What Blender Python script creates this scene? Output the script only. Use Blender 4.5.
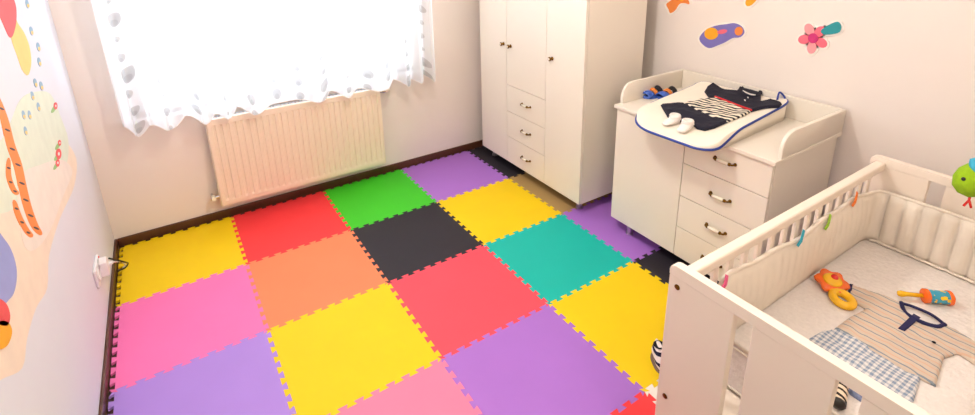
import bpy, bmesh, math, random
from mathutils import Vector, Matrix, noise
for o in list(bpy.data.objects): bpy.data.objects.remove(o)
random.seed(4)
C = bpy.context.scene.collection
SC = bpy.context.scene
PI = math.pi
# ---------------------------------------------------------------- camera
CP = Vector((0.44194, -3.40435, 1.78169)); YAW, PITCH, ROLL = 0.567393, 0.309030, -0.019312
F, PX, PY = 511.088, 487.5, 90.229
fw = Vector((math.sin(YAW)*math.cos(PITCH), math.cos(YAW)*math.cos(PITCH), -math.sin(PITCH)))
r0 = Vector((math.cos(YAW), -math.sin(YAW), 0)); u0 = r0.cross(fw)
RT = math.cos(ROLL)*r0 + math.sin(ROLL)*u0; UP = -math.sin(ROLL)*r0 + math.cos(ROLL)*u0
cam = bpy.data.cameras.new('camera'); co = bpy.data.objects.new('camera', cam); C.objects.link(co)
m3 = Matrix((RT, UP, -fw)).transposed()
co.matrix_world = Matrix.Translation(CP) @ m3.to_4x4()
cam.sensor_width = 36; cam.lens = F/975*36; cam.shift_x = 0; cam.shift_y = (PY-207.5)/975
cam.clip_start = .02; SC.camera = co
# ---------------------------------------------------------------- world, exposure
w = bpy.data.worlds.new('sky'); SC.world = w; w.use_nodes = True
bg = w.node_tree.nodes['Background']; bg.inputs[0].default_value = (.84, .92, 1, 1); bg.inputs[1].default_value = 5.0
vs = SC.view_settings; vs.view_transform = 'Standard'; vs.look = 'None'; vs.gamma = 1; vs.use_curve_mapping = False
vs.exposure = 0.2
pl = bpy.data.lights.new('window_portal', 'AREA'); pl.shape = 'RECTANGLE'; pl.size = 1.79; pl.size_y = 1.49
po = bpy.data.objects.new('window_portal', pl); C.objects.link(po); po.location = (1.095, .2, 1.505); po.rotation_euler = (-PI/2, 0, 0)
pl.cycles.is_portal = True
LAMPS = (((1.35, -1.75, 2.3), 45, 'round opal glass ceiling lamp fixed above the middle of the play mats'),
         ((1.2, -3.55, 2.3), 24, 'added unseen fill lamp with round opal glass above the foot of the crib'))  # second lamp is made up, out of view, to brighten the crib

def ray(x, y): return fw + (x-PX)/F*RT - (y-PY)/F*UP
def at(x, y, X=None, Y=None, Z=None):
    d = ray(x, y)
    t = (X-CP.x)/d.x if X is not None else (Y-CP.y)/d.y if Y is not None else (Z-CP.z)/d.z
    return CP + t*d
# ---------------------------------------------------------------- materials
def lin(c): return tuple(((v/255)/12.92 if v/255 <= .04045 else ((v/255+.045)/1.055)**2.4) for v in c)+(1,)
class N:
    def __init__(s, name):
        s.m = bpy.data.materials.new(name); s.m.use_nodes = True; s.t = s.m.node_tree
        s.b = s.t.nodes['Principled BSDF']; s.out = s.t.nodes['Material Output']
    def n(s, typ, **kw):
        x = s.t.nodes.new(typ)
        for k, v in kw.items(): setattr(x, k, v)
        return x
    def l(s, a, b): s.t.links.new(a, b)
    def math(s, op, a, b=0.0, c=None):
        x = s.n('ShaderNodeMath', operation=op)
        for i, v in enumerate((a, b) + (() if c is None else (c,))):
            if isinstance(v, (int, float)): x.inputs[i].default_value = v
            else: s.l(v, x.inputs[i])
        return x.outputs[0]
    def mix(s, fac, a, b):
        x = s.n('ShaderNodeMix', data_type='RGBA')
        if isinstance(fac, (int, float)): x.inputs[0].default_value = fac
        else: s.l(fac, x.inputs[0])
        for i, v in ((6, a), (7, b)):
            if isinstance(v, tuple): x.inputs[i].default_value = v
            else: s.l(v, x.inputs[i])
        return x.outputs[2]
    def co(s, kind='Object'):
        tc = s.n('ShaderNodeTexCoord'); return tc.outputs[kind]
    def xyz(s, v):
        x = s.n('ShaderNodeSeparateXYZ'); s.l(v, x.inputs[0]); return x.outputs
    def noise(s, vec, scale, detail=3):
        x = s.n('ShaderNodeTexNoise'); x.inputs['Scale'].default_value = scale; x.inputs['Detail'].default_value = detail
        if vec is not None: s.l(vec, x.inputs['Vector'])
        return x.outputs['Fac']
    def bump(s, h, strength, dist=.002):
        x = s.n('ShaderNodeBump'); x.inputs['Strength'].default_value = strength; x.inputs['Distance'].default_value = dist
        s.l(h, x.inputs['Height']); s.l(x.outputs[0], s.b.inputs['Normal'])
    def stripe(s, v, period, duty, off=0.0):
        return s.math('LESS_THAN', s.math('FRACT', s.math('ADD', s.math('DIVIDE', v, period), off)), duty)
def mat(name, col, rough=.5, var=.04, scale=20, bump=0, bscale=200, metal=0, coat=0, dist=.002, spec=None):
    k = N(name); c = lin(col); v = k.co()
    d = tuple(x*(1-var*2.5) for x in c[:3])+(1,)
    if var: k.l(k.mix(k.noise(v, scale), d, tuple(min(1, x*(1+var*1.2)) for x in c[:3])+(1,)), k.b.inputs['Base Color'])
    else: k.b.inputs['Base Color'].default_value = c
    k.b.inputs['Roughness'].default_value = rough; k.b.inputs['Metallic'].default_value = metal
    if spec is not None: k.b.inputs['Specular IOR Level'].default_value = spec
    if coat: k.b.inputs['Coat Weight'].default_value = coat
    if bump: k.bump(k.noise(v, bscale, 2), bump, dist)
    return k.m
M = {}
M['wall'] = mat('wall_paint_cream', (237, 227, 220), .85, .01, 6, .15, 350)
M['wall_mural'] = mat('wall_paint_white', (222, 223, 231), .8, .01, 6, .15, 350)
M['wall_bounce_peach'] = mat('wall_paint_bounce_peach', (240, 220, 196), .85, .01, 6, .15, 350)  # peach invented for the unseen wall so it bounces warm light
M['ceiling'] = mat('ceiling_paint', (245, 243, 238), .9, .01)
M['wood_dark'] = mat('dark_skirting_wood', (90, 54, 36), .35, .12, 30)
M['white_lam'] = mat('cream_white_laminate', (236, 227, 214), .38, .008, 4, .03, 60)
M['crib'] = mat('cream_crib_lacquer', (240, 226, 212), .4, .008, 5, .03, 80)
M['edge'] = mat('carcass_white', (226, 214, 198), .5, .01)
M['brass'] = mat('aged_brass', (122, 88, 36), .28, .1, 80, metal=1)
M['ceramic'] = mat('white_ceramic', (244, 234, 215), .15, .01, coat=.5)
M['silver'] = mat('satin_silver_foot', (190, 186, 190), .3, .03, metal=.9)
M['chrome'] = mat('chrome', (215, 215, 218), .15, .02, metal=1)
M['rad'] = mat('radiator_enamel', (242, 226, 206), .35, .008, 5)
M['rad_dark'] = mat('radiator_grille_grey', (205, 205, 210), .45, .01)
M['pvc'] = mat('window_pvc', (240, 243, 246), .3, .005)
M['plastic_white'] = mat('white_plastic', (238, 236, 236), .3, .01)
M['plastic_black'] = mat('black_plastic', (28, 26, 28), .4, .02)
M['red_led'] = mat('red_plastic', (215, 35, 30), .3, .01)
M['sheet'] = mat('grey_white_sheet', (240, 232, 228), .9, .05, 90, .9, 55, dist=.006)
M['bumper'] = mat('cream_quilt_fabric', (238, 227, 214), .9, .015, 30, .35, 300)
M['pad'] = mat('ivory_vinyl_pad', (243, 233, 218), .45, .01, 10, .05, 40)
M['blue_pipe'] = mat('blue_piping', (34, 62, 150), .6, .03)
M['navy'] = mat('navy_jersey', (26, 25, 44), .95, .08, 60, .3, 500)
M['navy2'] = mat('navy_trim', (38, 38, 84), .9, .05, 60, .3, 500)
M['redfab'] = mat('red_trim', (205, 40, 45), .9, .03)
M['whiteknit'] = mat('white_knit', (240, 230, 224), .95, .03, 60, .6, 260, dist=.004)
M['blue_shoe'] = mat('blue_sandal_rubber', (60, 98, 190), .5, .04)
M['orange_shoe'] = mat('orange_sandal_strap', (226, 130, 52), .6, .05)
M['black_shoe'] = mat('black_sandal_fabric', (30, 28, 34), .8, .05)
M['toy_yellow'] = mat('yellow_toy_plastic', (248, 190, 22), .25, .02, coat=.3)
M['toy_orange'] = mat('orange_toy_plastic', (250, 112, 30), .25, .02, coat=.3)
M['toy_red'] = mat('red_toy_plastic', (225, 36, 26), .25, .02, coat=.3)
M['plush_green'] = mat('lime_plush', (150, 190, 22), .95, .1, 60, .6, 300)
M['plush_blue'] = mat('sky_blue_plush', (70, 180, 215), .95, .06, 60, .6, 300)
M['plush_orange'] = mat('orange_plush', (248, 150, 34), .95, .06, 60, .6, 300)
M['denim'] = mat('blue_denim', (140, 152, 190), .9, .3, 90, .4, 400)
M['lampglass'] = mat('opal_glass', (250, 245, 235), .3, 0)
for nm, c in dict(sk_peach=(240, 222, 202), sk_green=(222, 228, 208), sk_gold=(240, 205, 120), sk_red=(232, 86, 88), sk_orange=(240, 140, 66),
                  sk_dark=(70, 62, 74), sk_blue=(150, 158, 212), sk_bee=(150, 180, 205), sk_leaf=(150, 190, 120), sk_violet=(124, 116, 190), sk_amber=(244, 172, 36),
                  sk_pink=(244, 160, 165), sk_magenta=(206, 48, 120), sk_teal=(40, 152, 160), sk_white=(246, 238, 230), sk_rose=(238, 110, 130), sk_cream=(238, 226, 214), rib_blue=(40, 178, 205), rib_green=(150, 200, 40), rib_orange=(250, 130, 40), rib_pink=(240, 100, 150)).items():
    M[nm] = mat(nm.replace('sk_', 'print_').replace('rib_', 'ribbon_'), c, .7, .05, 14)
def foam(name, c): return mat(name, c, .62, .025, 5, .22, 420, dist=.0015, spec=.35)
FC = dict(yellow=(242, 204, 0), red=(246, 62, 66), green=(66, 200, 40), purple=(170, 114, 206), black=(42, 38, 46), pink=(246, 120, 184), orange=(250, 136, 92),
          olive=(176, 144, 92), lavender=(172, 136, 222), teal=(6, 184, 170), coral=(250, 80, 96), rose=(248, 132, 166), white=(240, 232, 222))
FM = {k: foam('foam_'+k, c) for k, c in FC.items()}
# floor parquet (dark)
k = N('dark_parquet'); p = k.co(); X_, Y_, Z_ = k.xyz(p)
k.l(k.mix(k.noise(p, 9, 5), lin((48, 28, 20)), lin((86, 54, 36))), k.b.inputs['Base Color']); k.b.inputs['Roughness'].default_value = .4; M['floor'] = k.m
# window glass
k = N('window_glass'); tr = k.n('ShaderNodeBsdfTransparent'); gl = k.n('ShaderNodeBsdfGlossy'); gl.inputs['Roughness'].default_value = .02
mx = k.n('ShaderNodeMixShader'); mx.inputs[0].default_value = .06; k.l(tr.outputs[0], mx.inputs[1]); k.l(gl.outputs[0], mx.inputs[2]); k.l(mx.outputs[0], k.out.inputs[0]); M['glass'] = k.m
# sheer curtain with woven dots
k = N('sheer_dotted_voile'); uv = k.co('UV'); U, V, _ = k.xyz(uv)
cw, ch = .2, .1
cu = k.math('DIVIDE', U, cw); fu = k.math('FLOOR', cu)
cv = k.math('ADD', k.math('DIVIDE', V, ch), k.math('MULTIPLY', fu, .37)); fv = k.math('FLOOR', cv)
cb = k.n('ShaderNodeCombineXYZ'); k.l(fu, cb.inputs[0]); k.l(fv, cb.inputs[1])
wn = k.n('ShaderNodeTexWhiteNoise', noise_dimensions='2D'); k.l(cb.outputs[0], wn.inputs['Vector']); rnd = wn.outputs['Value']
ox = k.math('MULTIPLY', k.math('SUBTRACT', k.math('FRACT', k.math('MULTIPLY', rnd, 17.3)), .5), .02)
du = k.math('ADD', k.math('MULTIPLY', k.math('SUBTRACT', k.math('FRACT', cu), .5), cw), ox)
dv = k.math('MULTIPLY', k.math('SUBTRACT', k.math('FRACT', cv), .5), ch)
dist = k.math('SQRT', k.math('ADD', k.math('MULTIPLY', du, du), k.math('MULTIPLY', dv, dv)))
rad = k.math('ADD', .012, k.math('MULTIPLY', rnd, .03))
dot = k.math('LESS_THAN', dist, rad)
dv2 = k.math('ADD', dv, k.math('MULTIPLY', rad, .45))
d2 = k.math('SQRT', k.math('ADD', k.math('MULTIPLY', du, du), k.math('MULTIPLY', dv2, dv2)))
core = k.math('LESS_THAN', d2, k.math('MULTIPLY', rad, .5))
tr = k.n('ShaderNodeBsdfTransparent'); tl = k.n('ShaderNodeBsdfTranslucent'); df = k.n('ShaderNodeBsdfDiffuse')
colr = k.mix(core, k.mix(dot, (.93, .95, .98, 1), (.58, .58, .59, 1)), (.49, .49, .50, 1))
k.l(colr, tl.inputs[0]); k.l(colr, df.inputs[0])
m1 = k.n('ShaderNodeMixShader'); m1.inputs[0].default_value = .33; k.l(tl.outputs[0], m1.inputs[1]); k.l(df.outputs[0], m1.inputs[2])
m2 = k.n('ShaderNodeMixShader')
k.l(k.math('SUBTRACT', .22, k.math('ADD', k.math('MULTIPLY', dot, .17), k.math('MULTIPLY', core, .03))), m2.inputs[0])
k.l(m1.outputs[0], m2.inputs[1]); k.l(tr.outputs[0], m2.inputs[2]); k.l(m2.outputs[0], k.out.inputs[0]); M['curtain'] = k.m
# woven fabrics
k = N('beige_striped_jersey'); p = k.co(); x, y, z = k.xyz(p)
wob = k.math('MULTIPLY', k.noise(p, 12), .012); xs = k.math('ADD', x, wob)
c1 = k.mix(k.stripe(xs, .036, .12), lin((212, 194, 178)), lin((134, 146, 158)))
c1 = k.mix(k.stripe(xs, .036, .14, .5), c1, lin((216, 180, 156)))
k.l(c1, k.b.inputs['Base Color']); k.b.inputs['Roughness'].default_value = .95; k.bump(k.noise(p, 400), .3); M['shirt'] = k.m
k = N('blue_gingham'); p = k.co(); x, y, z = k.xyz(p); wob = k.math('MULTIPLY', k.noise(p, 14), .01)
a = k.stripe(k.math('ADD', x, wob), .0165, .5); b = k.stripe(k.math('ADD', y, wob), .0165, .5)
s = k.math('MULTIPLY', k.math('ADD', a, b), .5)
k.l(k.mix(s, lin((226, 224, 224)), lin((132, 150, 176))), k.b.inputs['Base Color']); k.b.inputs['Roughness'].default_value = .95; M['gingham'] = k.m
def striped(name, axis, per, duty, ca, cb_, ang=0):
    k = N(name); p = k.co(); q = k.xyz(p)
    v = k.math('ADD', k.math('MULTIPLY', q[0], math.cos(ang)), k.math('MULTIPLY', q[1], math.sin(ang))) if axis == 'ang' else q[axis]
    v = k.math('ADD', v, k.math('MULTIPLY', k.noise(p, 22, 1), .012))
    k.l(k.mix(k.stripe(v, per, duty), lin(ca), lin(cb_)), k.b.inputs['Base Color']); k.b.inputs['Roughness'].default_value = .95; return k.m
M['waist'] = striped('navy_cream_stripe', 'ang', .028, .5, (240, 230, 210), (26, 25, 40), .3)
M['breton'] = striped('navy_white_stripe', 2, .027, .36, (238, 228, 226), (30, 28, 60))
M['darkstripe'] = striped('charcoal_cream_stripe', 0, .02, .42, (236, 214, 190), (40, 30, 24))
k = N('drum_print'); p = k.co(); nz = k.noise(p, 60, 1)
k.l(k.mix(k.math('GREATER_THAN', nz, .56), lin((60, 160, 190)), lin((250, 200, 40))), k.b.inputs['Base Color']); k.b.inputs['Roughness'].default_value = .3; M['drum'] = k.m
# ---------------------------------------------------------------- mesh helpers
def box(bm, x0, x1, y0, y1, z0, z1, bev=0.0, seg=2):
    vs_ = [bm.verts.new((x, y, z)) for z in (z0, z1) for y in (y0, y1) for x in (x0, x1)]
    fs = [bm.faces.new([vs_[i] for i in f]) for f in ((0, 2, 3, 1), (4, 5, 7, 6), (0, 1, 5, 4), (2, 6, 7, 3), (0, 4, 6, 2), (1, 3, 7, 5))]
    if bev: bmesh.ops.bevel(bm, geom=list({e for f in fs for e in f.edges}), offset=bev, segments=seg, profile=.5, affect='EDGES')
    return bm
def B(*a, **k): return box(bmesh.new(), *a, **k)
def loft(bm, rings, closed=False, caps=True):
    R = [[bm.verts.new(p) for p in r] for r in rings]; n = len(R[0])
    for i in range(len(R) if closed else len(R)-1):
        a, b = R[i], R[(i+1) % len(R)]
        for j in range(n): bm.faces.new((a[j], a[(j+1) % n], b[(j+1) % n], b[j]))
    if caps and not closed:
        bm.faces.new(R[0][::-1]); bm.faces.new(R[-1])
    return bm
def tube(bm, pts, r, n=8, closed=False):
    pts = [Vector(p) for p in pts]; rings = []; up = None
    for i, p in enumerate(pts):
        a = pts[i-1] if (i or closed) else p; b = pts[(i+1) % len(pts)] if (i < len(pts)-1 or closed) else p
        t = (b-a).normalized()
        if up is None: up = t.orthogonal().normalized()
        up = (up - t*up.dot(t)).normalized(); s = t.cross(up)
        rr = r(i/(len(pts)-1)) if callable(r) else r
        rings.append([p + rr*(math.cos(q*2*PI/n)*up + math.sin(q*2*PI/n)*s) for q in range(n)])
    return loft(bm, rings, closed)
def lathe(bm, prof, mtx=Matrix(), n=20):
    rings = [[mtx @ Vector((max(r, 1e-4)*math.cos(q*2*PI/n), max(r, 1e-4)*math.sin(q*2*PI/n), z)) for q in range(n)] for r, z in prof]
    return loft(bm, rings)
def align(p, d):   # local z -> d
    return Matrix.Translation(p) @ Vector((0, 0, 1)).rotation_difference(Vector(d)).to_matrix().to_4x4()
def prism(bm, poly, f0, f1, bev=0.0):
    """poly of 2D points, f0/f1 map (a,b)->3D for the two faces"""
    v0 = [bm.verts.new(f0(*p)) for p in poly]; v1 = [bm.verts.new(f1(*p)) for p in poly]; n = len(poly)
    fa = bm.faces.new(v0[::-1]); fb = bm.faces.new(v1)
    for i in range(n): bm.faces.new((v0[i], v0[(i+1) % n], v1[(i+1) % n], v1[i]))
    if bev: bmesh.ops.bevel(bm, geom=list(set(fa.edges) | set(fb.edges)), offset=bev, segments=2, profile=.5, affect='EDGES')
    return bm
def spline(pts, sub=6, closed=False):
    P = [Vector(p) for p in pts]; n = len(P); out = []
    for i in range(n if closed else n-1):
        g = (lambda j: P[j % n]) if closed else (lambda j: P[min(max(j, 0), n-1)])
        a, b, c, d = g(i-1), g(i), g(i+1), g(i+2)
        for s in range(sub):
            t = s/sub
            out.append(.5*((2*b)+(c-a)*t+(2*a-5*b+4*c-d)*t*t+(3*b-a-3*c+d)*t**3))
    if not closed: out.append(P[-1])
    return out
ORG = {}
def obj(name, bm, material, parent=None, smooth=False, kind=None, label=None):
    bmesh.ops.recalc_face_normals(bm, faces=bm.faces)
    xs = [v.co for v in bm.verts]
    lo = Vector([min(c[i] for c in xs) for i in range(3)]); hi = Vector([max(c[i] for c in xs) for i in range(3)])
    o0 = Vector(((lo.x+hi.x)/2, (lo.y+hi.y)/2, lo.z))
    bmesh.ops.translate(bm, verts=bm.verts, vec=-o0)
    me = bpy.data.meshes.new(name); bm.to_mesh(me); bm.free()
    me.materials.append(M[material] if isinstance(material, str) else material)
    if smooth: me.shade_smooth()
    if smooth == 'auto': me.set_sharp_from_angle(angle=math.radians(38))
    o = bpy.data.objects.new(name, me); C.objects.link(o); ORG[o] = o0
    o.parent = parent; o.location = o0 - (ORG[parent] if parent else Vector())
    if kind: o['kind'] = kind
    if label: o['label'] = label
    return o
def thing(name, label, cat, loc, group=None):
    o = bpy.data.objects.new(name, None); o.empty_display_size = .05; C.objects.link(o); o.location = loc; ORG[o] = Vector(loc)
    return tag(o, label, cat, group)
def tag(o, label, cat, group=None):
    o['label'] = label; o['category'] = cat
    if group: o['group'] = group
    return o
def st(name, bm, m, parent=None, smooth=False): return obj(name, bm, m, parent, smooth, None if parent else 'structure')
# ---------------------------------------------------------------- room shell
XL, XR, YB, YF, ZF, ZC = -.028, 3.13, .04, -4.1, -.012, 2.6
WX0, WX1, WZ0, WZ1 = .2, 1.99, .76, 2.25
st('floor', B(XL-.15, XR+.15, YF-.15, YB+.25, ZF-.05, ZF), 'floor')
st('ceiling', B(XL-.15, XR+.15, YF-.15, YB+.25, ZC, ZC+.05), 'ceiling')
st('wall_left', B(XL-.15, XL, YF-.15, YB+.25, ZF, ZC), 'wall_mural')
st('wall_right', B(XR, XR+.15, YF-.15, YB+.25, ZF, ZC), 'wall')
st('wall_front', B(XL, XR, YF-.15, YF, ZF, ZC), 'wall_bounce_peach')
bm = bmesh.new()
for a in ((XL, WX0, ZF, ZC), (WX1, XR, ZF, ZC), (WX0, WX1, ZF, WZ0), (WX0, WX1, WZ1, ZC)): box(bm, a[0], a[1], YB, YB+.25, a[2], a[3])
st('wall_back', bm, 'wall')
for nm, a in (('left', (XL, XL+.014, YF, YB)), ('back', (XL+.014, XR, YB-.014, YB)), ('right', (XR-.014, XR, YF, YB-.014))):
    st('baseboard_'+nm, B(*a, ZF, .046, bev=.004), 'wood_dark')
# window: frame, two sashes, panes, sill
wb = bmesh.new(); fy0, fy1 = YB+.1, YB+.17
for a in ((WX0, WX0+.04, WZ0, WZ1), (WX1-.04, WX1, WZ0, WZ1), (WX0+.04, WX1-.04, WZ0, WZ0+.04), (WX0+.04, WX1-.04, WZ1-.04, WZ1), (1.10, 1.16, WZ0+.04, WZ1-.04)):
    box(wb, a[0], a[1], fy0, fy1, a[2], a[3], .005)
win = st('window_1', wb, 'pvc')
for a, b in ((WX0+.04, 1.10), (1.16, WX1-.04)):
    sb = bmesh.new(); z0, z1 = WZ0+.04, WZ1-.04
    for q in ((a, a+.045, z0, z1), (b-.045, b, z0, z1), (a+.045, b-.045, z0, z0+.045), (a+.045, b-.045, z1-.045, z1)): box(sb, q[0], q[1], fy0+.005, fy1-.015, q[2], q[3], .004)
    s = obj('window_sash', sb, 'pvc', win); obj('pane', B(a+.05, b-.05, fy0+.025, fy0+.031, z0+.05, z1-.05), 'glass', s)
st('window_sill', B(WX0-.05, WX1+.05, YB-.03, YB+.1, WZ0-.02, WZ0, bev=.006), 'pvc', win)
# ---------------------------------------------------------------- ceiling lamps (the room's own lamp, plus an unseen one added as fill)
for (lx, ly, lz), en, lb in LAMPS:
    L = thing('ceiling_lamp', lb, 'lamp', (lx, ly, ZC), 'round ceiling lamps')
    obj('mount', lathe(bmesh.new(), [(.001, ZC), (.07, ZC), (.07, ZC-.03), (.04, ZC-.045), (.001, ZC-.045)], Matrix.Translation((lx, ly, 0))), 'chrome', L, 'auto')
    obj('shade', lathe(bmesh.new(), [(.03, ZC-.045), (.17, ZC-.06), (.18, ZC-.08), (.15, ZC-.12), (.08, ZC-.145), (.001, ZC-.15)], Matrix.Translation((lx, ly, 0)), 32), 'lampglass', L, True)
    ld = bpy.data.lights.new('lamp_bulb', 'POINT'); ld.energy = en; ld.color = (1, .93, .85); ld.shadow_soft_size = .1
    lo = bpy.data.objects.new('lamp_bulb', ld); C.objects.link(lo); lo.parent = L; lo.location = (0, 0, lz-ZC)
# ---------------------------------------------------------------- foam puzzle mats
TS = .6; NT = 9; AMP = .0095
def tile_mesh():   # core square plus dovetail tabs, so that neighbouring mats interlock
    A = AMP; p = TS/NT; q = .13*p/2; a0, a1 = .25*p-q, .25*p+q; bm = bmesh.new(); g = .0004
    def put(poly): prism(bm, poly, lambda a, b: (a, b, -.0118), lambda a, b: (a, b, 0))
    put([(A, A), (TS-A, A), (TS-A, TS-A), (A, TS-A)])
    for k in range(NT):
        l0, l1 = k*p+a1+g, k*p+.75*p-q-g; u0_, u1_ = k*p+a0+g, k*p+.75*p+q-g
        tab = [(l0, TS-A), (l1, TS-A), (u1_, TS+A-g), (u0_, TS+A-g)]; put(tab); put([(b, a) for a, b in tab])
        if k < NT-1:
            l0, l1 = k*p+.75*p+q+g, (k+1)*p+a0-g; u0_, u1_ = k*p+.75*p-q+g, (k+1)*p+a1-g
            tab = [(l0, A), (l1, A), (u1_, -A+g), (u0_, -A+g)]; put(tab); put([(b, a) for a, b in tab])
    put([(g, g), (a1, -A), (a0, A), (A, A), (A, a0), (-A, a1)])
    c = [(TS-A, A), (TS-a0, A), (TS-a1, -A), (TS-g, g), (TS-A, a1)]; put(c); put([(b, a) for a, b in c])
    put([(TS-A, TS-A), (TS-A, TS-a1), (TS-g, TS-g), (TS-a1, TS-A)])
    bmesh.ops.recalc_face_normals(bm, faces=bm.faces)
    me = bpy.data.meshes.new('foam_mat'); bm.to_mesh(me); bm.free(); return me
TM = tile_mesh(); TM.materials.append(FM['yellow'])
MATS = {
 (0, 0): ('yellow', 'yellow foam mat in the room corner beside the wall socket'), (1, 0): ('red', 'red foam mat below the radiator between yellow and green mats'),
 (2, 0): ('green', 'bright green foam mat below the end of the radiator'), (3, 0): ('purple', 'purple foam mat along the window wall between green and black mats'),
 (4, 0): ('black', 'black foam mat under the wardrobe at the window wall'),
 (0, 1): ('pink', 'bright pink foam mat along the mural wall beside the orange mat'), (1, 1): ('orange', 'salmon orange foam mat beside the pink mat'),
 (2, 1): ('black', 'whole black foam mat beside the orange mat in the open floor'), (3, 1): ('yellow', 'yellow foam mat in front of the wardrobe drawers'),
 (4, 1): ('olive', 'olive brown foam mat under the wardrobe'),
 (0, 2): ('lavender', 'lavender foam mat along the mural wall below the pink mat'), (1, 2): ('yellow', 'yellow foam mat touching the orange and lavender mats'),
 (2, 2): ('coral', 'pinkish red foam mat between yellow and teal mats'), (3, 2): ('teal', 'teal foam mat in the open floor before the wardrobe corner'),
 (4, 2): ('purple', 'purple foam mat shaded between wardrobe and changing dresser'),
 (1, 3): ('rose', 'rose pink foam mat beside the yellow and purple mats'), (2, 3): ('purple', 'whole purple foam mat between rose and yellow mats'),
 (3, 3): ('yellow', 'yellow foam mat beside the crib with the striped slipper on it'), (4, 3): ('black', 'black foam mat under the changing dresser drawers'),
 (2, 4): ('red', 'red foam mat at the foot of the crib'), (3, 4): ('white', 'white foam mat under the crib'),
 (0, 3): ('green', 'green foam mat along the mural wall past the lavender mat'), (4, 4): ('lavender', 'lavender foam mat under the head of the crib'),
 (2, 5): ('teal', 'teal foam mat under the foot end of the crib'), (3, 5): ('orange', 'orange foam mat under the middle of the crib'), (4, 5): ('rose', 'rose pink foam mat under the head of the crib')}
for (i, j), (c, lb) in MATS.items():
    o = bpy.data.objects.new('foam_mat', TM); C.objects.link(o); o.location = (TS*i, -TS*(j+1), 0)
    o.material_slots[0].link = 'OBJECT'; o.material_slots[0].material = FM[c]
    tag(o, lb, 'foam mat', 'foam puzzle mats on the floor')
# ---------------------------------------------------------------- radiator
RX0, RX1, RZ0, RZ1, RY = .555, 1.665, .115, .705, -.065
T = thing('radiator', 'cream ribbed panel radiator under the curtained window', 'radiator', ((RX0+RX1)/2, -.02, RZ0))
bm = bmesh.new(); nr = 28; px_ = (RX1-RX0-.04)/nr; xs = [RX0, RX0+.006]
prof = [(0, 0), (.25, 0), (.36, 1), (.64, 1), (.75, 0)]
cols = [(RX0, -.012, 0), (RX0+.004, -.002, 0), (RX0+.012, 0, 0)]
for i in range(nr):
    for t, d in prof: cols.append((RX0+.02+(i+t)*px_, 0, d))
cols += [(RX1-.012, 0, 0), (RX1-.004, -.002, 0), (RX1, -.012, 0)]
rows = [(RZ0, .012, 0), (RZ0+.004, .002, 0), (RZ0+.035, 0, 0), (RZ0+.05, 0, 1), (RZ1-.045, 0, 1), (RZ1-.04, 0, 0), (RZ1-.004, .002, 0), (RZ1, .012, 0)]
G = [[bm.verts.new((x, RY-e+ez+.0055*d*dz, z)) for x, e, d in cols] for z, ez, dz in rows]
for a in range(len(rows)-1):
    for b in range(len(cols)-1): bm.faces.new((G[a][b], G[a][b+1], G[a+1][b+1], G[a+1][b]))
bd = [e for e in bm.edges if e.is_boundary]; r = bmesh.ops.extrude_edge_only(bm, edges=bd)
for v in r['geom']:
    if isinstance(v, bmesh.types.BMVert): v.co.y = RY+.02
obj('front_panel', bm, 'rad', T)
obj('rear_panel', B(RX0+.01, RX1-.01, .0, .012, RZ0+.01, RZ1-.01, bev=.003), 'rad', T)
for x in (RX0, RX1-.004): obj('side_cover', B(x-.002, x+.006, RY+.012, .012, RZ0+.005, RZ1-.004, bev=.002), 'rad', T)
bm = bmesh.new()
for i in range(48): box(bm, RX0+.02+i*.0226, RX0+.032+i*.0226, RY+.015, .01, RZ1-.012, RZ1-.004)
for y in (RY+.015, -.03, .005): box(bm, RX0+.006, RX1-.006, y, y+.005, RZ1-.014, RZ1-.006)
obj('top_grille', bm, 'rad_dark', T)
for x, z, s in ((RX0, RZ0+.06, -1), (RX1, RZ1-.04, 1)):
    bm = bmesh.new(); lathe(bm, [(.001, 0), (.011, 0), (.011, .03), (.016, .03), (.016, .05), (.001, .05)], align((x, -.02, z), (s, 0, 0)), 12)
    if s < 0: tube(bm, [(x-.04, -.02, z), (x-.04, YB-.004, z)], .008)
    o = obj('valve', bm, 'chrome', T, 'auto')
    obj('valve_cap', lathe(bmesh.new(), [(.001, 0), (.014, 0), (.012, .035), (.001, .035)], align((x-.035 if s < 0 else x+.05, -.035 if s < 0 else -.02, z+(.012 if s < 0 else 0)), (0, -1, 0) if s < 0 else (1, 0, 0)), 12), 'ceramic', o, 'auto')
for x in (.8, 1.42): obj('bracket', B(x, x+.03, .012, YB-.004, .2, .6), 'rad', T)
# ---------------------------------------------------------------- curtain
bm = bmesh.new(); uvl = bm.loops.layers.uv.new('UVMap'); CX0, CX1 = .16, 2.075; nu, nv = 420, 30; ZT = 2.34
def cur(u, v):
    x = CX0+(CX1-CX0)*u; amp = .012+.03*(1-v)
    ph = 2*PI*(11*u+.8*math.sin(6*u)+.25*math.sin(19*u+1))
    hem = .735-.012*u+.010*math.sin(ph*.5+1)-.02*math.sin(ph)*-1
    z = hem+(ZT-hem)*v; sq = math.sin(ph)+.25*math.sin(3*ph)
    return Vector((x+.008*math.sin(ph*2+.5)*(1-v), -.125+amp*sq, z))
Gc = [[bm.verts.new(cur(i/nu, j/nv)) for i in range(nu+1)] for j in range(nv+1)]
for j in range(nv):
    for i in range(nu):
        f = bm.faces.new((Gc[j][i], Gc[j][i+1], Gc[j+1][i+1], Gc[j+1][i]))
        for lp, (a, b) in zip(f.loops, ((i, j), (i+1, j), (i+1, j+1), (i, j+1))): lp[uvl].uv = (a/nu*2.6, .7+b/nv*1.64)
T = thing('curtain', 'sheer white curtain with grey woven dots hanging before the bright window', 'curtain', (1.13, -.125, .7))
obj('fabric', bm, 'curtain', T, True)
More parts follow.
